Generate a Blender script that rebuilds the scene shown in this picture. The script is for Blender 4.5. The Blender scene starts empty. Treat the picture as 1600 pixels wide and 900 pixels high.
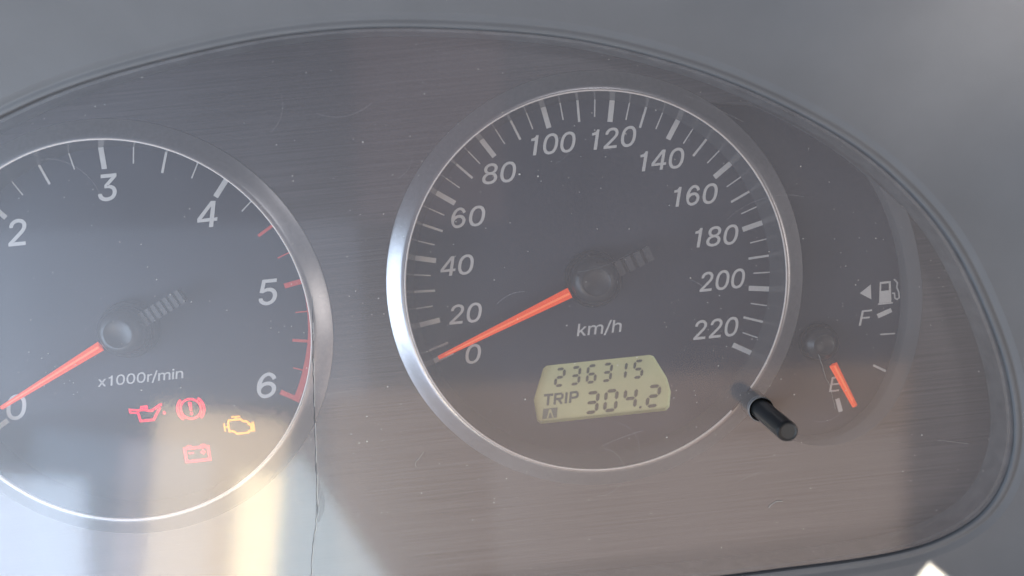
import bpy, bmesh, math, random
from math import sin, cos, pi, radians, degrees, atan2, hypot
from mathutils import Vector, Matrix
from mathutils.geometry import delaunay_2d_cdt

random.seed(11)
MM = 0.001
# Local axes used below, all in millimetres on the face of the cluster: x to the right, z up, w out of the dials towards the driver
# (world Y = -w).  The speedometer's centre is x = z = 0, the rev counter's is x = -124.3.

# ------------------------------------------------------------------ camera
YAW, PITCH, ROLL = radians(0.91), radians(-7.97), radians(-5.72)
CX, CZ, CW, FPX = -25.24, 30.02, 210.0, 1229.3
def cam_axes():
    cy, sy, cp, sp, cr, sr = cos(YAW), sin(YAW), cos(PITCH), sin(PITCH), cos(ROLL), sin(ROLL)
    f = Vector((sy*cp, cy*cp, sp)); r0 = Vector((cy, -sy, 0)); u0 = r0.cross(f)
    return f, r0*cr + u0*sr, u0*cr - r0*sr
CF, CR, CU = cam_axes()
cam_data = bpy.data.cameras.new('camera')
cam = bpy.data.objects.new('camera', cam_data)
bpy.context.scene.collection.objects.link(cam)
bpy.context.scene.camera = cam
cam_data.sensor_width = 36.0
cam_data.lens = FPX/1600*36
cam_data.clip_start, cam_data.clip_end = 0.005, 20
cam.matrix_world = Matrix(((CR.x, CU.x, -CF.x, CX*MM), (CR.y, CU.y, -CF.y, -CW*MM), (CR.z, CU.z, -CF.z, CZ*MM), (0, 0, 0, 1)))
cam_data.dof.use_dof = True
cam_data.dof.focus_distance = 0.207
cam_data.dof.aperture_fstop = 6.3

# ------------------------------------------------------------------ light of the cabin
sc = bpy.context.scene
world = bpy.data.worlds.new('World'); sc.world = world; world.use_nodes = True
bg = world.node_tree.nodes['Background']
bg.inputs[0].default_value = (0.80, 0.89, 1.16, 1); bg.inputs[1].default_value = 0.065

def area_lamp(name, x, z, w, sx, sz, radiance, color, roll=0.0, aim=None, spread=180):
    """A window, a lit surface of the cabin or an added lamp: a rectangle sx by sz mm standing at x, z, w and facing the dials (or aim)."""
    d = bpy.data.lights.new(name, 'AREA'); d.shape = 'RECTANGLE'
    d.size, d.size_y = sx*MM, sz*MM
    d.energy = radiance*pi*sx*sz*MM*MM
    d.color = color; d.spread = radians(spread)
    o = bpy.data.objects.new(name, d); sc.collection.objects.link(o)
    p = Vector((x, -w, z))*MM
    if aim is None:
        o.matrix_world = Matrix.Translation(p) @ Matrix.Rotation(-radians(roll), 4, 'Y') @ Matrix.Rotation(pi/2, 4, 'X')
    else:
        q = (Vector((aim[0], -aim[2], aim[1]))*MM - p).to_track_quat('-Z', 'Y')
        o.matrix_world = Matrix.Translation(p) @ q.to_matrix().to_4x4() @ Matrix.Rotation(radians(roll), 4, 'Z')
    return o
# bright side window (seen mirrored at the lower left), sunlit pillar, rear window and warm seat, all behind the driver
area_lamp('side_window_light', -690, -400, 629, 360, 380, 8.0, (.66, .79, 1.0), roll=-9)
area_lamp('blue_gap_light', -470, -345, 640, 190, 290, 1.5, (.42, .68, 1.0), roll=-12)  # added lamp: bluish tone between the mirrored window and the pillar
area_lamp('sunlit_pillar_light', -356, -300, 629, 138, 240, 7.4, (1.0, .74, .46), roll=-14)
area_lamp('sunlit_pillar_edge_light', -318, -352, 627, 46, 200, 9.0, (1.0, .86, .54), roll=-12)
area_lamp('pink_streak_light', -452, -315, 635, 26, 220, 2.2, (1.0, .72, .66), roll=-14)  # added lamp, only for a thin pinkish streak beside the pillar
area_lamp('rear_window_light', -256, -372, 629, 120, 240, 5.2, (.66, .88, 1.0), roll=26)
area_lamp('seat_light', 85, -330, 631, 625, 280, 1.15, (1.0, .62, .36), roll=-3)
area_lamp('seat_cushion_light', 165, -388, 633, 450, 230, .60, (.86, .92, 1.0), roll=-3)
area_lamp('flare_glow_light', -372, -80, 640, 400, 190, .85, (.64, .76, 1.0), roll=-4)  # unseen lamp added for the bluish camera-flare glow over the rev counter
area_lamp('warm_tint_light', -80, 92, 640, 150, 200, .32, (1.0, .58, .50), roll=-5)  # added lamp with no known source, tints the panel's top warm
# daylight from the door window on the left and the passenger side on the right, then two added lamps
area_lamp('door_window_light', -450, -45, 215, 130, 260, 14.5, (.64, .80, 1.0), aim=(-60, 0, 0))
area_lamp('passenger_window_light', 1400, -180, 1500, 500, 500, 6.5, (1.0, .92, .86), aim=(-70, 0, 0))
area_lamp('added_overhead_light', 48, 165, 330, 60, 60, 8.0, (.96, .96, 1.0), aim=(20, -20, 10))  # unseen overhead lamp, added so the knob throws a shadow downwards
area_lamp('cowl_corner_fill', 250, 215, 330, 60, 60, 78.0, (1.0, .90, .83), aim=(152, 123, 50), spread=19)  # narrow fill lamp added to brighten the cowl's upper right corner
# narrow sunbeam that falls on the cowl at the lower right
area_lamp('sunbeam', 104, -45, 150, 44, 44, 7.5, (1.0, .88, .70), roll=38, aim=(77.5, -115, 20), spread=1)

sc.view_settings.view_transform = 'Standard'
sc.view_settings.look = 'None'
sc.view_settings.exposure = 0.0
sc.view_settings.gamma = 1.0
sc.render.film_transparent = False
sc.cycles.use_denoising = True
sc.cycles.max_bounces = 10
sc.cycles.transparent_max_bounces = 16
sc.cycles.caustics_reflective = False

# ------------------------------------------------------------------ materials
def mat(name, base=(.5, .5, .5), rough=.5, metal=0., spec=.5, emis=None, estr=0., grain=None, bump=None, aniso=0., coat=0.):
    m = bpy.data.materials.new(name); m.use_nodes = True
    nt = m.node_tree; b = nt.nodes['Principled BSDF']
    b.inputs['Base Color'].default_value = (*base, 1); b.inputs['Roughness'].default_value = rough
    b.inputs['Metallic'].default_value = metal; b.inputs['Specular IOR Level'].default_value = spec
    b.inputs['Anisotropic'].default_value = aniso; b.inputs['Coat Weight'].default_value = coat
    if emis: b.inputs['Emission Color'].default_value = (*emis, 1); b.inputs['Emission Strength'].default_value = estr
    if grain or bump:
        tc = nt.nodes.new('ShaderNodeTexCoord')
    if grain:      # (scale xyz, amount)
        mp = nt.nodes.new('ShaderNodeMapping'); mp.inputs['Scale'].default_value = grain[0]
        n = nt.nodes.new('ShaderNodeTexNoise'); n.inputs['Scale'].default_value = 1; n.inputs['Detail'].default_value = 5
        nt.links.new(tc.outputs['Object'], mp.inputs[0]); nt.links.new(mp.outputs[0], n.inputs['Vector'])
        r = nt.nodes.new('ShaderNodeMapRange'); r.inputs[1].default_value = .3; r.inputs[2].default_value = .7
        r.inputs[3].default_value = 1-grain[1]; r.inputs[4].default_value = 1+grain[1]
        nt.links.new(n.outputs['Fac'], r.inputs[0])
        mx = nt.nodes.new('ShaderNodeVectorMath'); mx.operation = 'SCALE'; mx.inputs[0].default_value = base
        nt.links.new(r.outputs[0], mx.inputs['Scale']); nt.links.new(mx.outputs[0], b.inputs['Base Color'])
    if bump:       # (scale xyz, strength, distance)
        mp2 = nt.nodes.new('ShaderNodeMapping'); mp2.inputs['Scale'].default_value = bump[0]
        n2 = nt.nodes.new('ShaderNodeTexNoise'); n2.inputs['Scale'].default_value = 1; n2.inputs['Detail'].default_value = 3
        nt.links.new(tc.outputs['Object'], mp2.inputs[0]); nt.links.new(mp2.outputs[0], n2.inputs['Vector'])
        bp = nt.nodes.new('ShaderNodeBump'); bp.inputs['Strength'].default_value = bump[1]; bp.inputs['Distance'].default_value = bump[2]
        nt.links.new(n2.outputs['Fac'], bp.inputs['Height']); nt.links.new(bp.outputs[0], b.inputs['Normal'])
    return m

M_DIAL = mat('dial_black', (.032, .036, .052), .75, spec=.25, grain=((1800, 1800, 1800), .10))
M_PANEL = mat('brushed_dark_plastic', (.088, .085, .092), .36, metal=.55, spec=.4, grain=((24, 24, 2100), .30), bump=((16, 16, 1900), .45, .00007))
M_RING = mat('satin_aluminium_paint', (.40, .39, .40), .30, metal=.86, grain=((900, 900, 900), .06), bump=((3500, 3500, 3500), .12, .00003))
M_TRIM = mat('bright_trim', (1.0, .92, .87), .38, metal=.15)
M_WALL = mat('gloss_black_wall', (.075, .077, .085), .20, spec=.7)
M_FUELWALL = mat('satin_grey_wall', (.085, .085, .09), .7)
M_WHITE = mat('printed_white', (.62, .61, .60), .6, grain=((4000, 4000, 4000), .06))
M_RED = mat('printed_red', (.70, .07, .06), .6)
M_POINTER = mat('orange_pointer', (.90, .10, .02), .35, emis=(1., .085, .012), estr=.42)
M_RIDGE = mat('orange_pointer_ridge', (1.0, .24, .08), .3, emis=(1., .17, .045), estr=.45)
M_HUB = mat('matt_black_cap', (.022, .023, .026), .36, grain=((1500, 1500, 1500), .2))
M_TAIL = mat('grey_counterweight', (.010, .010, .012), .6)
M_BASE = mat('hub_shade_black', (.004, .004, .006), .8)  # near-black: the shadow round the hubs is put into this colour
M_RIB = mat('grey_counterweight_rib', (.052, .053, .060), .5)
M_WRED = mat('red_warning_light', (.5, .02, .05), .6, emis=(1., .004, .035), estr=1.6)
M_WAMB = mat('amber_warning_light', (.5, .2, .02), .6, emis=(1., .36, .03), estr=1.1)
M_LCD = mat('display_green', (.52, .51, .28), .55, emis=(.8, .85, .5), estr=.03, grain=((120, 120, 120), .07))
M_SEG = mat('display_segment', (.075, .08, .055), .5)
M_SEGA = mat('display_segment_blue', (.075, .10, .09), .5)
M_KNOB = mat('black_knob', (.018, .020, .022), .32, spec=.5)
M_HOOD = mat('grained_dash_plastic', (.186, .192, .202), .55, spec=.35, grain=((60, 60, 60), .05), bump=((1400, 1400, 1400), .25, .0001))
M_HWALL = mat('housing_wall_black', (.11, .115, .12), .55, grain=((200, 200, 200), .3))
M_SPECK = mat('dust_white', (.75, .74, .70), .8)
M_SCR = mat('scratch_pale', (.5, .5, .52), .4)
M_CRACK = mat('crack_dark', (.03, .035, .04), .3)
M_CRACKW = mat('crack_edge', (.8, .8, .78), .2)

def lens_material():
    m = bpy.data.materials.new('dusty_clear_plastic'); m.use_nodes = True
    nt = m.node_tree; nt.nodes.clear(); N, L = nt.nodes.new, nt.links.new
    out = N('ShaderNodeOutputMaterial'); tr = N('ShaderNodeBsdfTransparent')
    g1 = N('ShaderNodeBsdfGlossy'); g1.inputs['Roughness'].default_value = .085
    g2 = N('ShaderNodeBsdfGlossy'); g2.inputs['Roughness'].default_value = .50
    df = N('ShaderNodeBsdfDiffuse'); df.inputs[0].default_value = (.71, .71, .80, 1)
    lw = N('ShaderNodeLayerWeight'); lw.inputs[0].default_value = .5
    p5 = N('ShaderNodeMath'); p5.operation = 'POWER'; p5.inputs[1].default_value = 5.0; L(lw.outputs['Facing'], p5.inputs[0])
    tc = N('ShaderNodeTexCoord')
    n = N('ShaderNodeTexNoise'); n.inputs['Scale'].default_value = 22; n.inputs['Detail'].default_value = 6
    L(tc.outputs['Object'], n.inputs['Vector'])
    n2 = N('ShaderNodeTexNoise'); n2.inputs['Scale'].default_value = 1500; n2.inputs['Detail'].default_value = 2
    L(tc.outputs['Object'], n2.inputs['Vector'])
    a = N('ShaderNodeMapRange'); a.inputs[1].default_value = .3; a.inputs[2].default_value = .7; a.inputs[3].default_value = .088; a.inputs[4].default_value = .125
    L(n.outputs['Fac'], a.inputs[0])
    a2 = N('ShaderNodeMapRange'); a2.inputs[1].default_value = .3; a2.inputs[2].default_value = .7; a2.inputs[3].default_value = .8; a2.inputs[4].default_value = 1.2
    L(n2.outputs['Fac'], a2.inputs[0])
    mu = N('ShaderNodeMath'); mu.operation = 'MULTIPLY'; L(a.outputs[0], mu.inputs[0]); L(a2.outputs[0], mu.inputs[1])
    m0 = N('ShaderNodeMixShader'); L(mu.outputs[0], m0.inputs[0]); L(tr.outputs[0], m0.inputs[1]); L(df.outputs[0], m0.inputs[2])
    m1 = N('ShaderNodeMixShader'); m1.inputs[0].default_value = .10; L(m0.outputs[0], m1.inputs[1]); L(g2.outputs[0], m1.inputs[2])
    fx = N('ShaderNodeMath'); fx.operation = 'MULTIPLY_ADD'; fx.inputs[1].default_value = .9; fx.inputs[2].default_value = .062; L(p5.outputs[0], fx.inputs[0])
    m2 = N('ShaderNodeMixShader'); L(fx.outputs[0], m2.inputs[0]); L(m1.outputs[0], m2.inputs[1]); L(g1.outputs[0], m2.inputs[2])
    L(m2.outputs[0], out.inputs[0])
    return m
M_LENS = lens_material()
def clear_back():
    m = bpy.data.materials.new('clear_plastic_back'); m.use_nodes = True
    nt = m.node_tree; nt.nodes.clear()
    out = nt.nodes.new('ShaderNodeOutputMaterial'); tr = nt.nodes.new('ShaderNodeBsdfTransparent')
    g = nt.nodes.new('ShaderNodeBsdfGlossy'); g.inputs['Roughness'].default_value = .05
    mx = nt.nodes.new('ShaderNodeMixShader'); mx.inputs[0].default_value = .012
    nt.links.new(tr.outputs[0], mx.inputs[1]); nt.links.new(g.outputs[0], mx.inputs[2]); nt.links.new(mx.outputs[0], out.inputs[0])
    return m
M_BACK = clear_back()
M_COLLAR = mat('frosted_lens_edge', (.26, .26, .26), .25, spec=.8)
M_SMEAR = bpy.data.materials.new('grey_smear'); M_SMEAR.use_nodes = True
def _smear():
    nt = M_SMEAR.node_tree; b = nt.nodes['Principled BSDF']
    b.inputs['Base Color'].default_value = (.12, .14, .16, 1); b.inputs['Roughness'].default_value = .3; b.inputs['Alpha'].default_value = .13
_smear()

# ------------------------------------------------------------------ mesh helpers
def area2(l): return sum(l[i][0]*l[(i+1) % len(l)][1]-l[(i+1) % len(l)][0]*l[i][1] for i in range(len(l)))/2
def inside(p, l):
    c = False
    for i in range(len(l)):
        (x1, y1), (x2, y2) = l[i], l[(i+1) % len(l)]
        if (y1 > p[1]) != (y2 > p[1]) and p[0] < (x2-x1)*(p[1]-y1)/(y2-y1)+x1: c = not c
    return c
class MB:
    """Collects shapes given in x, z, w (mm) and links them as one mesh object."""
    def __init__(s, ox=0, oz=0, ow=0): s.v, s.f, s.mi, s.o, s.cur = [], [], [], (ox, oz, ow), 0
    def P(s, x, z, w):
        s.v.append(((x-s.o[0])*MM, -(w-s.o[2])*MM, (z-s.o[1])*MM)); return len(s.v)-1
    def F(s, *i): s.f.append(i); s.mi.append(s.cur)
    def loops(s, outer, holes, w0, w1=None, front=None):
        """Flat polygon with holes; with w1 a solid between w0 (back) and w1 (front)."""
        ls = [outer]+list(holes)
        ls = [l if (area2(l) > 0) == (k == 0) else l[::-1] for k, l in enumerate(ls)]
        pts = [Vector(p) for l in ls for p in l]
        edges, k = [], 0
        for l in ls:
            edges += [(k+i, k+(i+1) % len(l)) for i in range(len(l))]; k += len(l)
        vs, _e, fs = delaunay_2d_cdt(pts, edges, [], 0, 1e-5)[:3]
        tris = []
        for f in fs:
            c = (sum(vs[i].x for i in f)/len(f), sum(vs[i].y for i in f)/len(f))
            if inside(c, ls[0]) and not any(inside(c, l) for l in ls[1:]):
                tris.append(f if area2([tuple(vs[i]) for i in f]) > 0 else f[::-1])
        top = w0 if w1 is None else w1
        ids = [s.P(v.x, v.y, top) for v in vs]
        for f in tris: s.F(*[ids[i] for i in f])
        if w1 is None: return
        keep = s.cur
        if front is not None: s.cur = front
        jd = [s.P(v.x, v.y, w0) for v in vs]
        for f in tris: s.F(*[jd[i] for i in f[::-1]])
        for l in ls:
            n = len(l)
            for i in range(n):
                (xa, za), (xb, zb) = l[i], l[(i+1) % n]
                s.F(s.P(xa, za, top), s.P(xa, za, w0), s.P(xb, zb, w0), s.P(xb, zb, top))
        s.cur = keep
    def contours(s, ls, w0, w1=None):
        """Several contours in any order: outers are paired with the holes inside them."""
        outs = [l for l in ls if sum(inside(l[0], m) for m in ls if m is not l) % 2 == 0]
        for o in outs:
            s.loops(o, [l for l in ls if l is not o and l not in outs and inside(l[0], o)], w0, w1)
    def lathe(s, cx, cz, prof, n=96, a0=0., a1=360., close=False):
        full = abs(a1-a0) >= 359.999
        m = n if full else n+1
        rows = []
        for r, w in prof:
            if r < 1e-6: rows.append([s.P(cx, cz, w)]*m)
            else: rows.append([s.P(cx+r*cos(radians(a0+(a1-a0)*i/n)), cz+r*sin(radians(a0+(a1-a0)*i/n)), w) for i in range(m)])
        if close: rows.append(rows[0])
        for A, B in zip(rows, rows[1:]):
            for i in range(n):
                j = (i+1) % m
                q = [A[i], A[j], B[j], B[i]]
                q = [q[k] for k in range(4) if q[k] != q[k-1]]
                if len(q) > 2: s.F(*q)
    def stroke(s, pts, wd, w0, w1=None, closed=False):
        n = len(pts); L, R = [], []
        for i in range(n):
            p = pts[i]
            a = pts[i-1] if (i > 0 or closed) else None
            b = pts[(i+1) % n] if (i < n-1 or closed) else None
            ds = []
            for u, v in ((a, p), (p, b)):
                if u is not None and v is not None:
                    d = hypot(v[0]-u[0], v[1]-u[1]) or 1e-9; ds.append(((v[0]-u[0])/d, (v[1]-u[1])/d))
            if len(ds) == 2:
                nx, nz = -(ds[0][1]+ds[1][1]), ds[0][0]+ds[1][0]
                k = hypot(nx, nz) or 1e-9; nx, nz = nx/k, nz/k
                c = max(.45, nx*-ds[0][1]+nz*ds[0][0]); nx, nz = nx/c, nz/c
            else: nx, nz = -ds[0][1], ds[0][0]
            L.append((p[0]+nx*wd/2, p[1]+nz*wd/2)); R.append((p[0]-nx*wd/2, p[1]-nz*wd/2))
        if closed:
            for i in range(n):
                j = (i+1) % n
                s.F(s.P(*R[i], w0), s.P(*R[j], w0), s.P(*L[j], w0), s.P(*L[i], w0))
        else:
            for i in range(n-1):
                s.F(s.P(*R[i], w0), s.P(*R[i+1], w0), s.P(*L[i+1], w0), s.P(*L[i], w0))
    def tube(s, pts, r, n=8):
        rows = []
        for i, p in enumerate(pts):
            a = Vector(pts[max(i-1, 0)]); b = Vector(pts[min(i+1, len(pts)-1)]); d = (b-a).normalized()
            u = d.cross(Vector((0, 0, 1)));  u = u.normalized() if u.length > 1e-6 else Vector((1, 0, 0)); v = d.cross(u)
            rows.append([s.P(*(Vector(p)+u*r*cos(2*pi*k/n)+v*r*sin(2*pi*k/n))) for k in range(n)])
        for A, B in zip(rows, rows[1:]):
            for k in range(n): s.F(A[k], A[(k+1) % n], B[(k+1) % n], B[k])
        s.F(*rows[0][::-1]); s.F(*rows[-1])
    def build(s, name, mats, parent=None, smooth=False, label=None, recalc=True, loc=None, po=(0, 0, 0)):
        me = bpy.data.meshes.new(name); me.from_pydata(s.v, [], s.f)
        mats = mats if isinstance(mats, (list, tuple)) else [mats]
        for m in mats: me.materials.append(m)
        me.polygons.foreach_set('material_index', s.mi)
        if recalc:
            bm = bmesh.new(); bm.from_mesh(me)
            bmesh.ops.remove_doubles(bm, verts=bm.verts, dist=1e-8)
            bmesh.ops.recalc_face_normals(bm, faces=bm.faces); bm.to_mesh(me); bm.free()
        if smooth:
            me.shade_smooth()
            try: me.set_sharp_from_angle(angle=radians(38))
            except Exception: pass
        o = bpy.data.objects.new(name, me); sc.collection.objects.link(o)
        if parent is not None: o.parent = parent
        o.location = ((s.o[0]-po[0])*MM, -(s.o[2]-po[2])*MM, (s.o[1]-po[1])*MM)
        if label: o['label'] = label
        return o
def thing(name, label, cat, x=0, z=0, w=0, group=None, kind=None):
    o = bpy.data.objects.new(name, None); sc.collection.objects.link(o); o.empty_display_size = .01
    o.location = (x*MM, -w*MM, z*MM)
    if label: o['label'] = label
    if cat: o['category'] = cat
    if group: o['group'] = group
    if kind: o['kind'] = kind
    return o
def tag(o, label, cat, group=None, kind=None):
    if label: o['label'] = label
    if cat: o['category'] = cat
    if group: o['group'] = group
    if kind: o['kind'] = kind
    return o
def circle(cx, cz, r, n=96, a0=0, a1=360):
    full = abs(a1-a0) >= 359.99
    return [(cx+r*cos(radians(a0+(a1-a0)*i/n)), cz+r*sin(radians(a0+(a1-a0)*i/n))) for i in range(n if full else n+1)]
def smooth_loop(pts, k=8, closed=True):
    n = len(pts); out = []
    for i in range(n if closed else n-1):
        p0, p1, p2, p3 = [pts[(i+j) % n] if closed else pts[min(max(i+j, 0), n-1)] for j in (-1, 0, 1, 2)]
        for j in range(k):
            t = j/k
            out.append(tuple(.5*(2*p1[c]+(p2[c]-p0[c])*t+(2*p0[c]-5*p1[c]+4*p2[c]-p3[c])*t*t+(3*p1[c]-p0[c]-3*p2[c]+p3[c])*t**3) for c in (0, 1)))
    if not closed: out.append(pts[-1])
    return out
def offset(l, d):
    n = len(l); out = []; s = 1 if area2(l) > 0 else -1
    for i in range(n):
        a, b = l[i-1], l[(i+1) % n]; dx, dz = b[0]-a[0], b[1]-a[1]; k = hypot(dx, dz) or 1
        out.append((l[i][0]+s*dz/k*d, l[i][1]-s*dx/k*d))
    return out

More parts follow.
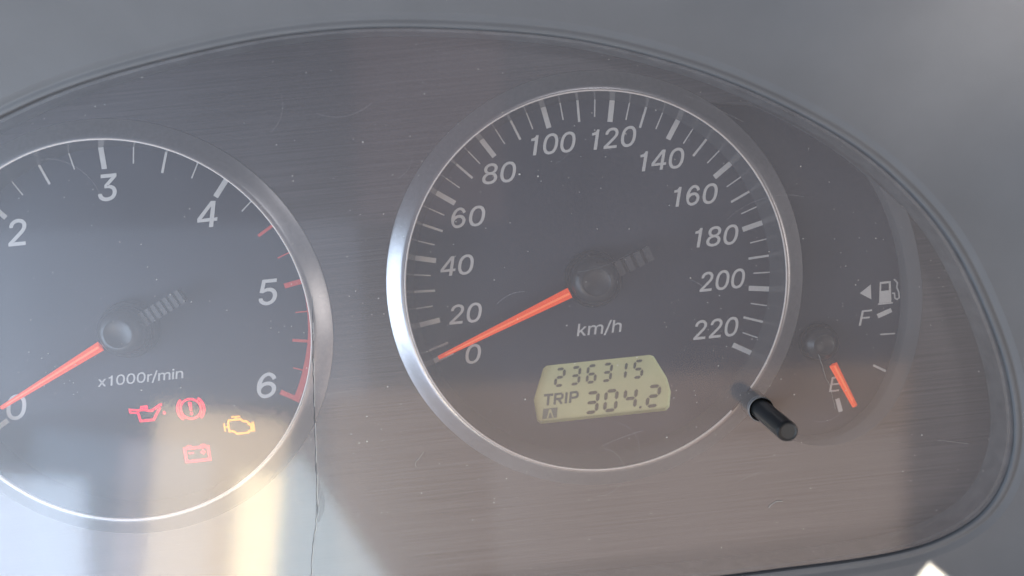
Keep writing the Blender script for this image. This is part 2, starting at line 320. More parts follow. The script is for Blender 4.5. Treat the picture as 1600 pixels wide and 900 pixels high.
# ------------------------------------------------------------------ lettering: outlines of a plain grotesque, in 1/1000 em
GLYPH = {"0":[453,[[[227,-7],[191,-3],[158,7],[130,24],[105,48],[85,77],[69,113],[61,138],[55,164],[51,192],[49,222],[48,254],[49,286],[51,316],[55,344],[61,370],[69,395],[85,431],[106,461],[130,484],[159,502],[191,512],[227,516],[262,512],[295,502],[323,484],[348,461],[368,431],[384,395],[392,370],[398,344],[402,316],[404,286],[405,254],[404,222],[402,192],[398,164],[392,138],[384,113],[368,77],[348,48],[323,24],[295,7],[263,-3]],[[227,50],[250,52],[271,60],[290,74],[306,92],[320,116],[330,144],[338,176],[342,213],[344,254],[342,295],[338,332],[330,365],[320,393],[306,416],[290,435],[271,449],[250,457],[227,460],[203,457],[182,449],[163,435],[147,416],[134,393],[123,365],[115,332],[111,295],[109,254],[111,213],[115,176],[123,144],[134,116],[147,92],[163,74],[182,60],[203,52]]]],"1":[400,[[[200,0],[266,0],[266,509],[218,509],[204,472],[172,440],[105,428],[105,376],[200,376]]]],"2":[453,[[[64,0],[64,47],[234,229],[252,248],[268,266],[282,282],[294,298],[303,312],[311,327],[316,341],[319,356],[320,371],[319,389],[315,405],[308,419],[298,431],[287,441],[273,449],[258,455],[241,458],[224,460],[205,458],[188,454],[172,447],[159,438],[148,427],[139,413],[132,398],[128,381],[127,362],[66,362],[68,391],[75,418],[86,442],[102,464],[121,482],[143,496],[168,507],[196,513],[225,516],[254,513],[281,507],[306,497],[328,482],[346,465],[361,445],[372,423],[379,398],[381,372],[380,354],[377,336],[371,318],[363,299],[351,280],[336,259],[317,235],[294,209],[267,180],[153,60],[153,57],[389,57],[389,0]]]],"3":[453,[[[218,-7],[188,-5],[159,1],[133,10],[108,22],[88,38],[70,57],[57,79],[48,104],[44,132],[109,132],[112,115],[118,100],[126,87],[137,76],[150,66],[165,59],[182,54],[200,51],[219,50],[239,51],[258,55],[275,61],[291,69],[304,80],[315,93],[323,108],[328,125],[329,145],[328,163],[323,180],[316,196],[306,211],[292,223],[275,234],[254,241],[229,246],[201,248],[157,248],[157,299],[288,448],[288,452],[70,452],[70,509],[372,509],[372,461],[211,278],[211,289],[247,290],[279,286],[308,276],[333,262],[354,244],[371,222],[383,198],[391,173],[393,145],[390,116],[383,90],[370,66],[354,45],[333,27],[309,12],[281,2],[251,-5]]]],"4":[430,[[[258,0],[324,0],[324,118],[388,118],[388,176],[324,176],[324,509],[250,509],[34,180],[34,118],[258,118]],[[258,176],[258,418],[100,176]]]],"5":[453,[[[221,-7],[192,-5],[165,1],[140,11],[118,25],[99,41],[83,60],[71,82],[63,105],[60,130],[122,130],[125,115],[130,102],[138,89],[148,78],[160,68],[173,60],[188,54],[204,51],[221,50],[241,51],[259,56],[276,64],[291,75],[304,89],[314,104],[322,122],[326,141],[328,162],[326,183],[321,203],[314,221],[303,237],[290,251],[275,262],[257,270],[238,275],[218,277],[201,276],[184,273],[167,268],[152,262],[139,255],[128,246],[67,253],[96,509],[366,509],[366,452],[151,452],[134,301],[136,301],[148,311],[162,318],[178,325],[194,330],[212,333],[229,334],[252,332],[274,328],[294,321],[313,311],[330,299],[345,285],[358,269],[370,251],[379,231],[386,210],[390,187],[391,163],[388,132],[381,102],[369,76],[352,52],[332,32],[309,15],[282,3],[253,-4]]]],"6":[453,[[[370,393],[351,432],[328,465],[300,490],[271,507],[239,515],[208,514],[177,504],[148,484],[121,457],[99,422],[81,381],[68,336],[61,288],[60,238],[65,189],[76,143],[92,100],[113,63],[138,33],[166,10],[196,-3],[228,-8],[256,-5],[292,5],[324,24],[351,49],[372,80],[385,115],[391,152],[388,190],[377,226],[358,258],[333,285],[302,306],[267,319],[231,324],[194,320],[159,308],[128,289],[124,297],[131,335],[141,371],[154,402],[170,427],[189,445],[209,457],[229,460],[250,455],[270,443],[288,424],[304,398],[317,366]],[[330,158],[327,185],[316,211],[300,233],[279,250],[254,260],[228,264],[202,260],[177,250],[156,233],[140,211],[129,185],[126,158],[129,131],[140,105],[156,83],[177,66],[202,56],[228,52],[254,56],[279,66],[300,83],[316,105],[327,131]]]],"8":[453,[[[226,-7],[193,-5],[163,1],[136,11],[111,25],[91,42],[74,62],[62,84],[54,109],[52,135],[53,156],[58,176],[65,195],[75,212],[87,228],[101,241],[117,252],[134,260],[153,265],[153,267],[129,276],[109,289],[93,308],[80,330],[73,354],[70,380],[73,405],[79,429],[90,450],[106,469],[124,485],[146,498],[170,508],[197,514],[226,516],[255,514],[282,508],[306,498],[328,485],[346,469],[361,450],[373,429],[379,405],[382,380],[379,354],[372,330],[359,308],[343,289],[323,276],[300,267],[300,265],[319,260],[335,252],[351,241],[365,228],[377,212],[387,195],[395,176],[399,156],[401,135],[398,109],[391,84],[378,62],[362,42],[341,25],[317,11],[289,1],[259,-5]],[[226,49],[248,50],[267,54],[285,60],[300,69],[313,79],[323,91],[331,106],[335,121],[337,139],[335,157],[330,173],[322,189],[312,202],[298,213],[283,223],[265,230],[247,234],[226,235],[206,234],[187,230],[169,223],[154,213],[140,202],[130,189],[122,173],[117,157],[115,139],[117,121],[121,106],[129,91],[139,79],[152,69],[167,60],[185,54],[205,50]],[[226,290],[244,291],[260,294],[274,300],[287,308],[298,318],[307,330],[314,344],[318,359],[319,376],[318,392],[314,407],[308,420],[299,432],[288,442],[275,449],[260,455],[244,459],[226,460],[208,459],[192,455],[177,449],[164,442],[153,432],[145,420],[138,407],[134,392],[133,376],[134,359],[138,344],[145,330],[154,318],[165,308],[178,300],[193,294],[209,291]]]],"k":[370,[[[48,0],[108,0],[108,128],[152,172],[268,0],[344,0],[196,214],[338,372],[260,372],[108,206],[108,509],[48,509]]]],"m":[610,[[[53,0],[53,379],[112,379],[112,295],[108,295],[114,314],[122,331],[132,346],[144,358],[158,368],[172,376],[187,382],[203,385],[219,386],[245,383],[268,375],[287,361],[303,342],[314,320],[321,295],[312,295],[318,312],[326,329],[337,343],[350,356],[364,366],[381,375],[398,381],[417,385],[437,386],[458,385],[478,380],[497,372],[514,361],[529,346],[541,328],[550,307],[555,283],[557,255],[557,0],[496,0],[496,254],[493,279],[485,298],[473,313],[456,323],[438,329],[419,330],[402,329],[387,326],[374,320],[363,312],[353,302],[345,290],[340,277],[336,263],[335,247],[335,0],[274,0],[274,260],[272,280],[265,297],[253,311],[238,322],[220,328],[199,330],[185,329],[171,326],[158,320],[145,312],[135,302],[126,289],[119,274],[115,257],[114,238],[114,0]]]],"h":[410,[[[114,227],[114,0],[53,0],[53,509],[114,509],[114,287],[102,287],[116,319],[132,344],[152,362],[175,374],[200,382],[227,384],[252,383],[275,377],[295,369],[313,356],[328,340],[341,321],[350,298],[355,271],[357,240],[357,0],[296,0],[296,235],[293,263],[286,286],[273,304],[256,318],[235,326],[210,329],[192,328],[176,324],[161,317],[147,308],[136,297],[126,283],[119,266],[115,248]]]],"x":[379,[[[21,0],[171,218],[171,171],[29,379],[100,379],[147,306],[159,287],[170,270],[179,253],[188,237],[198,221],[207,206],[175,206],[185,221],[194,237],[202,253],[211,270],[222,287],[233,306],[282,379],[352,379],[209,169],[209,214],[358,0],[287,0],[231,85],[219,103],[209,120],[200,136],[191,152],[182,167],[173,182],[205,182],[195,167],[187,152],[178,136],[170,120],[160,103],[148,85],[91,0]]]],"r":[259,[[[53,0],[53,379],[112,379],[112,321],[115,321],[124,339],[137,354],[152,367],[171,377],[191,383],[213,385],[229,384],[243,384],[243,322],[230,324],[223,325],[215,326],[207,326],[190,324],[174,321],[159,315],[146,306],[135,296],[126,284],[119,269],[115,254],[114,237],[114,0]]]],"i":[167,[[[53,0],[53,379],[114,379],[114,0]],[[84,443],[73,444],[63,448],[54,455],[47,463],[43,472],[41,483],[43,494],[47,504],[54,512],[63,518],[73,522],[84,524],[95,522],[105,518],[114,512],[121,504],[125,494],[126,483],[125,472],[121,463],[114,455],[105,448],[95,444]]]],"n":[410,[[[114,227],[114,0],[53,0],[53,379],[112,379],[112,287],[102,287],[116,319],[132,344],[152,362],[175,374],[200,382],[227,384],[252,383],[275,377],[295,369],[313,356],[328,340],[341,321],[350,298],[355,271],[357,240],[357,0],[296,0],[296,235],[293,263],[286,286],[273,304],[256,318],[235,326],[210,329],[192,328],[176,324],[161,317],[147,308],[136,297],[126,283],[119,266],[115,248]]]],"F":[410,[[[60,0],[60,509],[369,509],[369,452],[125,452],[125,278],[346,278],[346,221],[125,221],[125,0]]]],"E":[419,[[[60,0],[60,509],[372,509],[372,452],[125,452],[125,286],[355,286],[355,229],[125,229],[125,57],[375,57],[375,0]]]],"/":[249,[[[235,533],[71,-76],[14,-76],[178,533]]]]}
def text_loops(txt, cx, cz, height, width=None, slant=.22, bold=0., capref=514.):
    """Outlines of txt, centred on cx, cz; bold grows the strokes (mm)."""
    x, allp = 0, []
    for ch in txt:
        adv, ls = GLYPH[ch]
        for l in ls: allp.append([(x+px+py*slant, py) for px, py in l])
        x += adv-22
    k = height/capref
    xs = [p[0] for l in allp for p in l]; zs = [p[1] for l in allp for p in l]
    x0, x1 = min(xs), max(xs); z0, z1 = min(zs), max(zs)
    kx = k if width is None else width/(x1-x0)
    out = []
    for l in allp:
        q = [(cx+(px-(x0+x1)/2)*kx, cz+(py-(z0+z1)/2)*k) for px, py in l]
        out.append(q)
    if bold:
        res = []
        for l in out:
            hole = sum(inside(l[0], m) for m in out if m is not l) % 2 == 1
            res.append(offset(l, -bold if hole else bold))
        out = res
    return out
def lettering(name, txt, cx, cz, w, height, width, m, parent, po, bold=.0, label=None, slant=.22):
    b = MB(cx, cz, w); b.contours(text_loops(txt, cx, cz, height, width, slant, bold), w)
    return b.build(name, m, parent, label=label, po=po, recalc=False)

# ------------------------------------------------------------------ outline of the cluster opening (symmetric about x = -62)
HALF = [(-62, 68.2), (-38.9, 66.9), (-8.4, 62.3), (14.4, 55.9), (37.4, 46.2), (60.6, 32.4), (76.3, 18.8), (88.9, 2.4), (98.2, -18.0),
        (103.4, -36.5), (104.0, -53.5), (98.4, -67.0), (87.2, -74.7), (70.0, -78.4), (38.5, -79.4), (-10, -79.8)]
MIRR = [(-124-x, z) for x, z in HALF[::-1] if x != -62]
OUTL = smooth_loop(HALF+MIRR, 7)
LENSW = 14.6
TX = -124.3

# dashboard around the opening: the wall down to the panel, a rounded lip and the cowl that comes forward all round
dash = thing('dashboard', 'dark grained dashboard cowl round the instrument cluster', None, 0, 0, 0, kind='structure')
def loft(profile):
    b = MB(); rows = []
    for d, w in profile:
        rows.append([b.P(x, z, w) for x, z in (offset(OUTL, d) if d else OUTL)])
    n = len(OUTL)
    for A, B in zip(rows, rows[1:]):
        for i in range(n): b.F(A[i], A[(i+1) % n], B[(i+1) % n], B[i])
    return b
loft([(.05, 3.0), (.05, 12.9), (.6, 13.2), (.6, 14.9)]).build('housing_wall', M_HWALL, dash, smooth=True)
loft([(.62, 12.0), (.62, 15.0), (.8, 15.5), (1.2, 15.75), (1.7, 15.72), (2.1, 15.6), (2.4, 15.58), (2.7, 15.75), (3.1, 16.1), (3.9, 16.5)]).build('lip', M_HOOD, dash, smooth=True)
loft([(3.9, 16.5), (7, 17.3), (13, 19.6), (22, 24.5), (34, 33), (50, 46), (70, 62), (95, 80), (120, 92), (150, 98)]).build('cowl', M_HOOD, dash, smooth=True)

# ------------------------------------------------------------------ brushed panel with the dial openings
FUEL = smooth_loop([(30, 44), (47, 42.5), (62, 37.0), (74.8, 27.0), (83.2, 11), (86.6, -8), (84.8, -25.3), (78.5, -40.4), (70.0, -48.2), (60, -50.6), (49, -47.5), (37, -36.5)], 6, closed=False)
def union_edge():
    # right of the speedometer the opening bulges out to take in the fuel gauge: circle from the lower joint round the left to the upper one
    a_lo, a_hi = -52.0, 54.0
    up = next(i for i, p in enumerate(FUEL) if hypot(*p) > 52.6); dn = max(i for i, p in enumerate(FUEL) if hypot(*p) > 52.6)
    seg = FUEL[up:dn+1]
    s0, s1 = degrees(atan2(seg[0][1], seg[0][0])), degrees(atan2(seg[-1][1], seg[-1][0]))
    left = circle(0, 0, 52.4, 90, s0, s1+360)
    return seg[::-1]+left[1:-1], seg, s0, s1
UNION, FSEG, FS0, FS1 = union_edge()
PW = 6.0
panel = thing('instrument_panel', 'dark brushed faceplate between and around the round gauges', 'faceplate', -62, 0, 4)
b = MB(-62, 0, 4)
b.loops(offset(OUTL, -.02), [UNION, circle(TX, 0, 52.4, 96)], PW-1.2, PW)
b.build('brushed_plate', M_PANEL, panel, po=(-62, 0, 4))

# ------------------------------------------------------------------ gauges
def bezel(parent, cx, po, gap=None):
    b = MB(cx, 0, 6)
    b.lathe(cx, 0, [(49.9, 8.40), (50.1, 8.44), (51.0, 8.05), (52.2, 7.45), (53.3, 6.88), (54.4, 6.35), (54.75, 6.2), (54.85, 6.0), (54.85, 5.2), (52.6, 4.9), (52.2, 5.9), (50.1, 7.3)], 180, close=True)
    b.build('bezel_ring', M_RING, parent, smooth=True, po=po)
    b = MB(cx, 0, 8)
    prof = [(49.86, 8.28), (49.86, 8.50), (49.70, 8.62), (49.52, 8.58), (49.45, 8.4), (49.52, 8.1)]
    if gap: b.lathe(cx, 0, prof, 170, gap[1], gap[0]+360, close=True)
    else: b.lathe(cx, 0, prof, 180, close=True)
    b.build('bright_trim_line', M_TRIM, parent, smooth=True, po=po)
    b = MB(cx, 0, 0)
    b.lathe(cx, 0, [(49.5, 8.1), (49.3, 6.5), (48.15, 0.02), (50.1, 0.02), (50.1, 7.6)], 180, close=True)
    b.build('inner_wall', M_WALL, parent, smooth=True, po=po)

def tick(parent, mesh_key, cx, ang, r0, r1, wd, m, po, cache={}):
    key = (mesh_key, r0, r1, wd)
    if key not in cache:
        b = MB(); b.loops([(r0, -wd/2), (r1, -wd/2), (r1, wd/2), (r0, wd/2)], [], .0, .06)
        o = b.build('tick_mark', m, parent, recalc=False); cache[key] = o.data
    else:
        o = bpy.data.objects.new('tick_mark', cache[key]); sc.collection.objects.link(o); o.parent = parent
    o.location = ((cx-po[0])*MM, po[2]*MM-.02*MM, -po[1]*MM); o.rotation_euler = (0, -radians(ang), 0)
    return o

def hub(parent, cx, cz, w0, h, r, inner, po, name='hub_cap'):
    b = MB(cx, cz, w0)
    b.lathe(cx, cz, [(r+.1, w0), (r+.05, w0+h*.55), (r-.1, w0+h*.68), (r-.6, w0+h*.82), (r-1.4, w0+h*.93), (inner+.3, w0+h+.02), (inner, w0+h+.03), (inner-.35, w0+h-.25), (0, w0+h-.32)], 64)
    return b.build(name, M_HUB, parent, smooth=True, po=po)

def pointer(parent, cx, cz, ang, r0, r1, w, wid0, wid1, po, tail=None, m=M_POINTER):
    """Two facets meeting in a ridge, with a shaft under the cap and the ribbed counterweight behind it."""
    c, s = cos(radians(ang)), sin(radians(ang))
    def q(u, v): return cx+u*c-v*s, cz+u*s+v*c
    b = MB(cx, cz, w)
    A = [b.P(*q(r0, -wid0/2), w), b.P(*q(r0, 0), w+.9), b.P(*q(r0, wid0/2), w), b.P(*q(r0, 0), w-.6)]
    B = [b.P(*q(r1, -wid1/2), w-.5), b.P(*q(r1, 0), w), b.P(*q(r1, wid1/2), w-.5), b.P(*q(r1, 0), w-.9)]
    for i in range(4): b.F(A[i], A[(i+1) % 4], B[(i+1) % 4], B[i])
    b.F(*A); b.F(*B[::-1])
    o = b.build('pointer', m, parent, po=po)
    b = MB(cx, cz, w)   # pale moulded line along the ridge
    k0, k1 = wid0*.10, wid1*.12
    vs = [q(r0+.3, -k0), q(r0+.3, k0), q(r1-2, k1), q(r1-2, -k1)]
    up = [b.P(*vs[0], w+.92), b.P(*vs[1], w+.92), b.P(*vs[2], w+.10), b.P(*vs[3], w+.10)]
    dn = [b.P(*vs[0], w+.3), b.P(*vs[1], w+.3), b.P(*vs[2], w-.3), b.P(*vs[3], w-.3)]
    b.F(*up); b.F(*dn[::-1])
    for i in range(4): b.F(up[i], dn[i], dn[(i+1) % 4], up[(i+1) % 4])
    b.build('pointer_ridge', M_RIDGE, o, po=(cx, cz, w))
    if tail:
        t1, nrib, half = tail
        b = MB(cx, cz, w)
        def slab(u0, u1, h, wa, wb):
            p = [q(u0, -h), q(u1, -h), q(u1, h), q(u0, h)]
            b.loops(p, [], wa, wb)
        slab(-t1, -4.5, half*.92, w-1.0, w+.3)
        tl = b.build('counterweight', M_TAIL, parent, po=po)
        step = (t1-5.6)/nrib
        for i in range(nrib):
            b = MB(cx, cz, w); u = -t1+.15+i*step
            slab(u, u+step*.62, half, w+.3, w+1.15)
            b.build('rib', M_RIB, tl, po=(cx, cz, w))
    return o

# ---- rev counter
tpo = (TX, 0, 0)
tach = thing('tachometer', 'round rev counter on the left with red warning lights and red zone', 'gauge', TX, 0, 0)
b = MB(TX, 0, 0); b.loops(circle(TX, 0, 49.9, 128), [], -1.0, 0.0); b.build('dial_face', M_DIAL, tach, po=tpo)
bezel(tach, TX, tpo)
for i in range(25):
    k = i*.25; ang = 210-40*k
    red = k > 4.4
    m = M_RED if red else M_WHITE
    if i % 4 == 0: tick(tach, red, TX, ang, 42.6, 49.2, 1.35, m, tpo)
    elif i % 2 == 0: tick(tach, red, TX, ang, 42.7, 49.2, .62 if not red else .75, m, tpo)
    else: tick(tach, red, TX, ang, 43.9, 49.2, .32, m, tpo)
zone = MB(TX, 0, .08)     # the red arc widens towards 6
za = [30-i*(60.9)/48 for i in range(49)]
def zr(a): t = (30-a)/60.9; return 48.0-1.5*min(1, t*1.25)
inn = [(TX+zr(a)*cos(radians(a)), zr(a)*sin(radians(a))) for a in za]; outp = [(TX+49.2*cos(radians(a)), 49.2*sin(radians(a))) for a in za]
for i in range(48): zone.F(zone.P(*inn[i], .11), zone.P(*outp[i], .11), zone.P(*outp[i+1], .11), zone.P(*inn[i+1], .11))
zone.build('red_zone', M_RED, tach, po=tpo)
for ch, x, z in (('0', -158.3, -17.9), ('1', -161.8, 6.2), ('2', -149.6, 28.6), ('3', -124.2, 37.8), ('4', -99.9, 28.3), ('5', -86.8, 6.2), ('6', -90.8, -19.1)):
    lettering('number', ch, x, z, .06, 6.7, (5.5 if ch != '1' else 3.6), M_WHITE, tach, tpo, bold=.10)
lettering('unit_lettering', 'x1000r/min', TX+.1, -13.5, .06, 2.75, 23.2, M_WHITE, tach, tpo, bold=.03, slant=.17)
pointer(tach, TX, .2, 180+25.6, 7.4, 39.5, 4.2, 2.7, 1.1, tpo, tail=(18.5, 7, 1.9))
hub(tach, TX, .2, 1.0, 7.0, 6.3, 3.6, tpo)
b = MB(TX, .2, 0); b.lathe(TX, .2, [(0, 2.6), (7.3, 2.6), (7.6, 2.2), (7.7, 0)], 64); b.build('hub_base', M_BASE, tach, smooth=True, po=tpo)  # base widened and blackened to give the shade round the cap
# warning lights
IW = .07
def icon(name, x, z, label, m, fn):
    b = MB(x, z, IW); fn(b, x, z); o = b.build(name, m, tach, po=tpo, label=label, recalc=False); return o
def oil(b, x, z):
    S = lambda L: [(x+u, z+v) for u, v in L]
    b.stroke(S([(-2.3, 1.0), (-1.9, -1.75), (1.6, -1.75), (3.9, 1.5)]), .62, IW)
    b.stroke(S([(-2.3, 1.3), (-.4, 1.3), (.6, .9), (1.5, .8), (3.9, 2.2), (4.5, 2.2)]), .62, IW)
    b.stroke(S([(-2.15, .55), (-4.3, .9), (-4.35, 1.75), (-2.35, 1.35)]), .45, IW+.01)
    b.stroke(S([(-1.4, 1.95), (.6, 1.95)]), .9, IW); b.stroke(S([(-.4, 1.55), (-.4, 1.8)]), .5, IW)
    b.loops([(x+4.75, z+.45), (x+5.1, z-.05), (x+5.15, z-.35), (x+4.8, z-.6), (x+4.4, z-.4), (x+4.4, z-.05)], [], IW)
def brake(b, x, z):
    b.stroke(circle(x, z, 2.75, 40), .56, IW, closed=True)
    for a0 in (-50, 130): b.stroke(circle(x, z, 3.6, 22, a0, a0+100), .62, IW)
    b.loops([(x-.48, z+1.9), (x+.48, z+1.9), (x+.3, z-.6), (x-.3, z-.6)], [], IW)
    b.loops(circle(x, z-1.35, .42, 12), [], IW)
def engine(b, x, z):
    L = [(-2.3, 1.6), (.9, 1.6), (1.6, .9), (2.3, .9), (2.9, .3), (2.9, -.1), (3.5, -.1), (3.5, -1.9), (2.8, -1.9), (2.4, -2.4), (-.6, -2.4), (-1.6, -1.5), (-2.6, -1.5), (-2.6, -.3), (-2.6, .9)]
    b.stroke([(x+u, z+v) for u, v in L], .58, IW, closed=True)
    b.stroke([(x-1.5, z+2.4), (x+.9, z+2.4)], .5, IW); b.stroke([(x-.3, z+1.8), (x-.3, z+2.15)], .5, IW)
    b.stroke([(x-3.7, z+.9), (x-3.7, z-1.4)], .45, IW); b.stroke([(x-3.45, z-.2), (x-2.85, z-.2)], .4, IW)
    b.stroke([(x+4.1, z+.5), (x+4.1, z-2.2)], .55, IW)
def battery(b, x, z):
    b.stroke([(x-3.2, z-2.1), (x+3.2, z-2.1), (x+3.2, z+1.6), (x-3.2, z+1.6)], .7, IW, closed=True)
    for u in (-1.9, 1.9): b.stroke([(x+u-.6, z+2.15), (x+u+.6, z+2.15)], .55, IW)
    b.stroke([(x-2.3, z+.2), (x-.9, z+.2)], .4, IW)
    b.stroke([(x+1.0, z+.2), (x+2.4, z+.2)], .4, IW); b.stroke([(x+1.7, z+.42), (x+1.7, z+.9)], .4, IW); b.stroke([(x+1.7, z-.02), (x+1.7, z-.5)], .4, IW)
icon('oil_pressure_light', -124.1, -23.6, 'lit red oil can warning symbol', M_WRED, oil)
icon('brake_warning_light', -112.1, -23.4, 'lit red brake warning symbol with exclamation mark in a circle', M_WRED, brake)
icon('engine_warning_light', -100.1, -29.3, 'lit amber engine outline warning symbol', M_WAMB, engine)
icon('battery_warning_light', -112.3, -36.0, 'lit red battery warning symbol', M_WRED, battery)

# ---- speedometer
spo = (0, 0, 0)
speedo = thing('speedometer', 'round speedometer dial in the middle marked 0 to 220 km/h', 'gauge', 0, 0, 0)
LCDO = [(-14.6, -21.7), (13.9, -21.7), (14.9, -22.2), (18.1, -28.6), (18.9, -32.6), (18.2, -36.9), (17.2, -37.9), (-17.6, -37.9), (-18.6, -37.0), (-19.0, -30.8), (-15.6, -22.4)]
b = MB(); b.loops(circle(0, 0, 49.9, 128), [LCDO], -1.0, 0.0); b.build('dial_face', M_DIAL, speedo, po=spo)
bezel(speedo, 0, spo, gap=(-48.3, -39.2))
tick(speedo, 0, 0, 200.9, 42.4, 49.2, 1.35, M_WHITE, spo)      # the scale is squeezed below 20: only 0 and 10 there
tick(speedo, 0, 0, 197.1, 42.5, 49.2, .60, M_WHITE, spo)
for i in range(4, 45):
    ang = 210-i*240/44
    if i % 4 == 0: tick(speedo, 0, 0, ang, 42.6, 49.2, 1.35, M_WHITE, spo)
    elif i % 2 == 0: tick(speedo, 0, 0, ang, 42.6, 49.2, .60, M_WHITE, spo)
    else: tick(speedo, 0, 0, ang, 43.7, 49.2, .32, M_WHITE, spo)
for t, x, z in (('0', -34.2, -16.3), ('20', -35.2, -5.0), ('40', -36.0, 8.2), ('60', -31.6, 20.8), ('80', -22.3, 31.5), ('100', -7.2, 37.7), ('120', 8.9, 37.6),
                ('140', 21.2, 30.7), ('160', 29.5, 20.5), ('180', 34.4, 9.0), ('200', 35.0, -3.1), ('220', 32.4, -16.2)):
    lettering('number', t, x, z, .06, 5.15, {1: 4.3, 2: 9.1, 3: 12.6 if t[0] == '2' else 11.6}[len(t)], M_WHITE, speedo, spo, bold=.07)
lettering('unit_lettering', 'km/h', .6, -12.9, .06, 3.4, 12.4, M_WHITE, speedo, spo, bold=.03, slant=.17)
pointer(speedo, 0, 1.0, 180+20.9, 7.3, 46.4, 4.4, 2.9, 1.1, spo, tail=(16.6, 4, 2.0))
hub(speedo, 0, 1.0, 1.0, 7.0, 6.4, 3.7, spo)
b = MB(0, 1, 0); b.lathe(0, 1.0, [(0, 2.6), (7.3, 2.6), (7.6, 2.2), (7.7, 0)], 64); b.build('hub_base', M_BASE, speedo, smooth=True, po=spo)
for (u, v) in ((-4.6, 2.2), (4.9, .2), (.6, 5.1)):
    b = MB(u, 1+v, 8); b.lathe(u, 1+v, [(.28, 7.7), (.26, 8.02), (0, 8.05)], 10); b.build('cap_dimple', M_TAIL, speedo, po=spo)

# the display in its window
disp = MB(0, -30, -1.2); disp.loops(offset(LCDO, -.05), [], -2.0, -1.2)
disp = disp.build('odometer_display', M_LCD, speedo, po=spo, label='pale green liquid crystal display reading 236315 and TRIP 304.2')
dpo = (0, -30, -1.2)
b = MB(0, -30, -1)
for i in range(len(LCDO)):
    A, B = LCDO, offset(LCDO, -.25); j = (i+1) % len(LCDO)
    b.F(b.P(*A[i], .0), b.P(*A[j], .0), b.P(*B[j], -1.19), b.P(*B[i], -1.19))
b.build('display_window_edge', M_LCD, disp, po=dpo)
SEGS = {'0': 'abcdef', '1': 'bc', '2': 'abged', '3': 'abgcd', '4': 'fgbc', '5': 'afgcd', '6': 'afgedc'}
def digit(ch, cx, cz, h, wd, t, m=M_SEG, name='digit'):
    b = MB(cx, cz, -1.1); hw, hh, g, sk = wd/2, h/2, .16, .19
    def bar(p0, p1):
        dx, dz = p1[0]-p0[0], p1[1]-p0[1]; L = hypot(dx, dz); dx, dz = dx/L, dz/L; n = (-dz, dx); c = t/2
        pts = [(p0[0]+dx*g, p0[1]+dz*g), (p0[0]+dx*(g+c)+n[0]*c, p0[1]+dz*(g+c)+n[1]*c), (p1[0]-dx*(g+c)+n[0]*c, p1[1]-dz*(g+c)+n[1]*c),
               (p1[0]-dx*g, p1[1]-dz*g), (p1[0]-dx*(g+c)-n[0]*c, p1[1]-dz*(g+c)-n[1]*c), (p0[0]+dx*(g+c)-n[0]*c, p0[1]+dz*(g+c)-n[1]*c)]
        b.loops([(cx+x+z*sk, cz+z) for x, z in pts], [], -1.12)
    P = {'tl': (-hw, hh), 'tr': (hw, hh), 'ml': (-hw, 0), 'mr': (hw, 0), 'bl': (-hw, -hh), 'br': (hw, -hh)}
    S = {'a': ('tl', 'tr'), 'b': ('tr', 'mr'), 'c': ('mr', 'br'), 'd': ('bl', 'br'), 'e': ('ml', 'bl'), 'f': ('tl', 'ml'), 'g': ('ml', 'mr')}
    for s in SEGS[ch]: bar(P[S[s][0]], P[S[s][1]])
    return b.build(name, m, disp, po=dpo, recalc=False)
for ch, x in zip('236315', (-11.2, -6.9, -2.4, 1.9, 6.0, 10.6)): digit(ch, x, -25.65, 4.6, 2.2, .78)
for ch, x in zip('3042', (-3.0, 2.3, 7.7, 14.2)): digit(ch, x, -33.75, 5.5, 3.0, .98)
b = MB(10.3, -36.6, -1.1); b.loops([(9.95, -36.9), (10.6, -36.9), (10.75, -36.2), (10.1, -36.2)], [], -1.12); b.build('decimal_point', M_SEG, disp, po=dpo, recalc=False)
def strokes(name, cx, cz, lines, wd, m):
    b = MB(cx, cz, -1.1)
    for k, l in enumerate(lines): b.stroke([(cx+x+z*.19, cz+z) for x, z in l], wd, -1.12+.01*k)
    b.build(name, m, disp, po=dpo, recalc=False)
strokes('letter', -15.0, -31.7, [[(-1.3, 1.4), (1.3, 1.4)], [(0, 1.2), (0, -1.5)]], .7, M_SEGA)
strokes('letter', -12.1, -31.7, [[(-1, -1.5), (-1, 1.4), (.6, 1.4), (1, 1.0), (1, .3), (.6, 0), (-.7, 0)], [(.1, -.25), (1, -1.5)]], .66, M_SEGA)
strokes('letter', -10.0, -31.7, [[(0, 1.6), (0, -1.5)]], .7, M_SEGA)
strokes('letter', -8.0, -31.7, [[(-.8, -1.5), (-.8, 1.4), (.7, 1.4), (1.1, 1.0), (1.1, .2), (.7, -.1), (-.5, -.1)]], .66, M_SEGA)
b = MB(-15, -35.5, -1.1)
bx = [(-17.2, -37.0), (-13.1, -37.0), (-12.6, -34.1), (-16.6, -34.1)]
b.loops(bx, [[(-15.9, -36.9), (-15.45, -36.9), (-14.95, -35.4), (-14.6, -35.4), (-14.35, -36.9), (-13.95, -36.9), (-14.45, -34.4), (-15.0, -34.4)]], -1.12)
b.build('trip_mode_symbol', mat('display_symbol_faded', (.15, .17, .14), .5), disp, po=dpo, recalc=False)

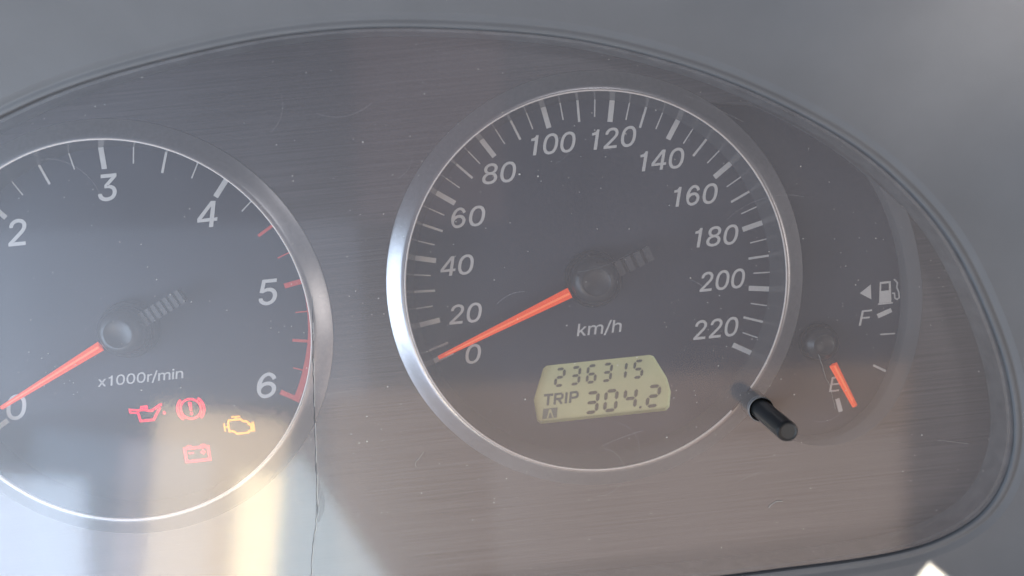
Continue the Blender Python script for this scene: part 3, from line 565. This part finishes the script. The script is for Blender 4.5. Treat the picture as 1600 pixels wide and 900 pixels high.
# ---- fuel gauge
fpo = (60, -20, 0)
fuel = thing('fuel_gauge', 'small fuel gauge at the right with orange pointer near E', 'gauge', 60, -20, 0)
FD = [p for p in FSEG]
arc_in = circle(0, 0, 53.6, 60, FS0, FS1)
b = MB(60, -20, 1); b.loops(FD+arc_in[::-1][1:-1], [], .3, 1.0); b.build('dial_face', M_DIAL, fuel, po=fpo)
b = MB(60, -20, 1); n = len(FD)
FO = FD
rows = []
for d, w in ((.05, 5.9), (.05, 6.12), (-.2, 6.2), (-.4, 6.1), (-3.0, 4.6), (-3.2, 4.3), (-3.3, 1.02)):
    row = []
    for i in range(n):
        a, c = FD[max(i-1, 0)], FD[min(i+1, n-1)]; dx, dz = c[0]-a[0], c[1]-a[1]; k = hypot(dx, dz)
        e = min(1, i/18, (n-1-i)/24); e = e*e*(3-2*e)  # the chamfer dies out where it meets the speedometer's ring
        row.append(b.P(FD[i][0]-dz/k*d*e, FD[i][1]+dx/k*d*e, w))
    rows.append(row)
for A, B in zip(rows, rows[1:]):
    for i in range(n-1): b.F(A[i], A[i+1], B[i+1], B[i])
b.build('surround', M_FUELWALL, fuel, smooth=True, po=fpo)
def fmark(px, pz, ang, L, wd):
    b = MB(px, pz, 1); c, s = cos(radians(ang)), sin(radians(ang))
    b.loops([(px+u*c-v*s, pz+u*s+v*c) for u, v in ((-L/2, -wd/2), (L/2, -wd/2), (L/2, wd/2), (-L/2, wd/2))], [], 1.02, 1.07)
    b.build('tick_mark', M_WHITE, fuel, po=fpo, recalc=False)
fmark(78.7, -16.6, 19, 4.1, 1.25); fmark(79.4, -22.5, -2, 4.1, .38); fmark(76.8, -31.9, -31, 4.0, .6); fmark(65.1, -41.2, -78, 3.9, 1.2)
lettering('letter', 'F', 73.4, -17.3, 1.06, 4.2, 3.9, M_WHITE, fuel, fpo, bold=.0)
lettering('letter', 'E', 64.3, -35.1, 1.06, 4.2, 3.7, M_WHITE, fuel, fpo, bold=.0)
b = MB(79.4, -10.8, 1); X, Z, I = 79.2, -10.8, 1.06
b.loops([(X-1.9, Z-2.9), (X+1.5, Z-2.9), (X+1.5, Z+2.9), (X-1.5, Z+2.9)], [[(X-1.25, Z+.4), (X+.95, Z+.4), (X+1.0, Z+2.35), (X-1.1, Z+2.35)]], I)
b.stroke([(X-2.2, Z-3.15), (X+1.9, Z-3.15)], .4, I)
b.stroke([(X+1.75, Z-.5), (X+2.4, Z-.6), (X+2.5, Z-1.9), (X+3.1, Z-2.4), (X+3.7, Z-1.9), (X+3.6, Z-.4), (X+3.1, Z+1.0), (X+3.3, Z+2.2), (X+2.4, Z+3.3)], .38, I)
b.build('pump_symbol', M_WHITE, fuel, po=fpo, recalc=False)
b = MB(74.0, -10.4, 1); b.loops([(72.1, -10.4), (75.2, -12.4), (75.2, -8.3)], [], I); b.build('arrow_symbol', M_WHITE, fuel, po=fpo, recalc=False)
fa = degrees(atan2(-41.1+28.5, 68.6-62.8))
pointer(fuel, 60.1-.2, -22.6, fa, 6.6, 20.4, 4.0, 2.3, 1.5, fpo)
hub(fuel, 59.9, -22.6, 1.0, 4.6, 4.6, 2.6, fpo)
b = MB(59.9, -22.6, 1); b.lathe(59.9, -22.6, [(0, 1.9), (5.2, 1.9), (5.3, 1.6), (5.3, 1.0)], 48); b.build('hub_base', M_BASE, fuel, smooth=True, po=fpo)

# ------------------------------------------------------------------ trip reset knob
KX, KZ = 38.9, -35.5
kn = thing('trip_reset_knob', 'black round trip reset peg sticking out of the clear cover', 'knob', KX, KZ, 6)
b = MB(KX, KZ, 6); b.lathe(KX, KZ, [(0, 7.0), (2.55, 7.0), (2.55, 32.0), (2.48, 32.6), (2.25, 33.05), (2.0, 33.1)], 48); b.build('stem', M_KNOB, kn, smooth=True, po=(KX, KZ, 6))
b = MB(KX, KZ, 6); b.lathe(KX, KZ, [(2.0, 33.1), (1.8, 32.9), (0, 32.85)], 48); b.build('end_face', mat('knob_end', (.06, .062, .062), .5), kn, smooth=True, po=(KX, KZ, 6))
b = MB(KX, KZ, 6); b.lathe(KX, KZ, [(2.6, 12.9), (3.0, 13.1), (3.25, 12.8), (3.45, 6.0), (2.6, 6.0)], 48, close=True); b.build('guide_boss', mat('guide_boss_grey', (.07, .066, .062), .8, spec=.1), kn, smooth=True, po=(KX, KZ, 6))

# ------------------------------------------------------------------ clear cover
lens = thing('clear_cover', 'dusty clear plastic cover over all the dials with a vertical crack', 'clear cover', -62, 0, LENSW)
lpo = (-62, 0, LENSW)
b = MB(-62, 0, LENSW); b.loops(offset(OUTL, .55), [circle(KX, KZ, 3.35, 48)], LENSW-1.2, LENSW, front=1)
b.build('clear_pane', [M_LENS, M_BACK], lens, po=lpo)
b = MB(KX, KZ, LENSW); b.lathe(KX, KZ, [(3.34, 13.3), (3.34, 14.75), (3.22, 14.9), (3.1, 14.8), (3.05, 13.3)], 48, close=True)
b.build('hole_rim', M_COLLAR, lens, smooth=True, po=lpo)
ck = smooth_loop([(-71.9, 5.6), (-72.6, -1), (-73.7, -10.1), (-74.6, -18), (-75.5, -26.8), (-76.3, -34), (-77.0, -40.4), (-77.5, -46), (-78.2, -50.7), (-79.2, -55), (-80.4, -59.3), (-81.3, -64), (-82.4, -71)], 6, closed=False)
ck = [(x+random.uniform(-.07, .07)*(1 if z > -40 else 2.2), z) for x, z in ck]
b = MB(-77, -35, LENSW); n = len(ck)
for i in range(n-1):
    wa = lambda k: .06+.16*min(1, (k+1)/14)*(1+.5*sin(k*1.7)) if k < n*.62 else .12+.10*sin(k*2.3)**2
    (x0, z0), (x1, z1) = ck[i], ck[i+1]
    b.F(b.P(x0-wa(i), z0, LENSW+.03), b.P(x1-wa(i+1), z1, LENSW+.03), b.P(x1, z1, LENSW+.07), b.P(x0, z0, LENSW+.07))
    b.F(b.P(x0, z0, LENSW+.07), b.P(x1, z1, LENSW+.07), b.P(x1+.02, z1, LENSW+.03), b.P(x0+.02, z0, LENSW+.03))
b.build('crack', M_CRACK, lens, po=lpo, label='thin dark crack running down the cover')
b = MB(-77, -35, LENSW)
for i in range(6, n-1):
    (x0, z0), (x1, z1) = ck[i], ck[i+1]
    if int(i/3) % 4 == 3: continue
    b.F(b.P(x0+.03, z0, LENSW+.03), b.P(x1+.03, z1, LENSW+.03), b.P(x1+.15, z1, LENSW+.03), b.P(x0+.15, z0, LENSW+.03))
b.build('crack_edge', M_CRACKW, lens, po=lpo, recalc=False)
b = MB(-77, -50, LENSW)
b.loops(smooth_loop([(-77.0, -42.5), (-76.2, -44.5), (-75.8, -47.5), (-76.3, -50.5), (-77.2, -52), (-78.3, -53.5), (-78.6, -50), (-77.8, -46)], 4), [], LENSW+.02)
b.build('smear', M_SMEAR, lens, po=lpo, recalc=False, label='grey glue smear beside the crack')

b = MB(-62, 0, LENSW)       # hair-fine wiping scratches
for i in range(20):
    x, z = random.uniform(-140, 95), random.uniform(-70, 50); a = random.uniform(-.5, .9); L = random.uniform(5, 22); cv = random.uniform(-.02, .02)
    pts = []
    for j in range(9):
        pts.append((x, z)); x += cos(a)*L/8; z += sin(a)*L/8; a += cv*L
    if all(inside(p, OUTL) and hypot(p[0]-KX, p[1]-KZ) > 5 for p in pts): b.stroke(pts, random.uniform(.012, .03), LENSW+.012)
o = b.build('scratches', M_SCR, lens, po=lpo, recalc=False); o['kind'] = 'stuff'

# ------------------------------------------------------------------ dust and lint lying on the cover
b = MB(-10, -5, LENSW)
def speck(x, z, r):
    n = 6; t = random.random()*6; e = random.uniform(.5, 1)
    pts = [(x+r*cos(t+2*pi*i/n)*random.uniform(.7, 1.2), z+r*e*sin(t+2*pi*i/n)*random.uniform(.7, 1.2)) for i in range(n)]
    b.loops(pts, [], LENSW+.02, LENSW+.02+r*.5)
CL = [(random.uniform(-140, 90), random.uniform(-76, 40)) for _ in range(11)]
k = 0
while k < 620:
    x, z = random.uniform(-150, 100), random.uniform(-78, 64)
    if k % 3 == 0: x, z = CL[k % 11][0]+random.gauss(0, 9), CL[k % 11][1]+random.gauss(0, 7)
    if not inside((x, z), OUTL) or hypot(x-KX, z-KZ) < 4: continue
    speck(x, z, random.choice((.05, .06, .07, .08, .1, .13)) if k > 14 else random.uniform(.14, .2)); k += 1
for x, z, r in ((-17.5, 30.6, .28), (-21.6, -26.3, .22), (13.9, -40.3, .26), (-63, -33, .2), (28.5, -22.8, .18)): speck(x, z, r)
o = b.build('dust', M_SPECK, None); tag(o, 'tiny pale dust specks scattered over the clear cover', 'dust', kind='stuff')
def lint(pts, label, r=.09):
    b = MB(pts[0][0], pts[0][1], LENSW)
    b.tube([(x, z, LENSW+.15+.2*sin(i*.9)**2) for i, (x, z) in enumerate(smooth_loop(pts, 5, closed=False))], r, 6)
    tag(b.build('lint_fibre', M_SPECK, None, smooth=True), label, 'lint')
lint([(39.4, -62.4), (39.9, -61.7), (40.6, -61.3), (41.6, -60.8), (43.0, -61.0)], 'short curled pale fibre on the cover below the speedometer', .07)
lint([(54.4, -22.5), (55.2, -25.5), (56.0, -28.8), (57.0, -31), (57.5, -34), (58.2, -37.5)], 'long fine hair on the cover left of the fuel needle', .022)
lint([(84.8, -48.9), (87, -49.2), (89.0, -49.7), (92.8, -50.6)], 'faint straight hair on the cover at the lower right', .022)
lint([(-51.2, -41.2), (-51.4, -40), (-50.1, -38.7), (-48.9, -37.2)], 'tiny bent fibre on the cover just left of the speedometer bezel', .022)
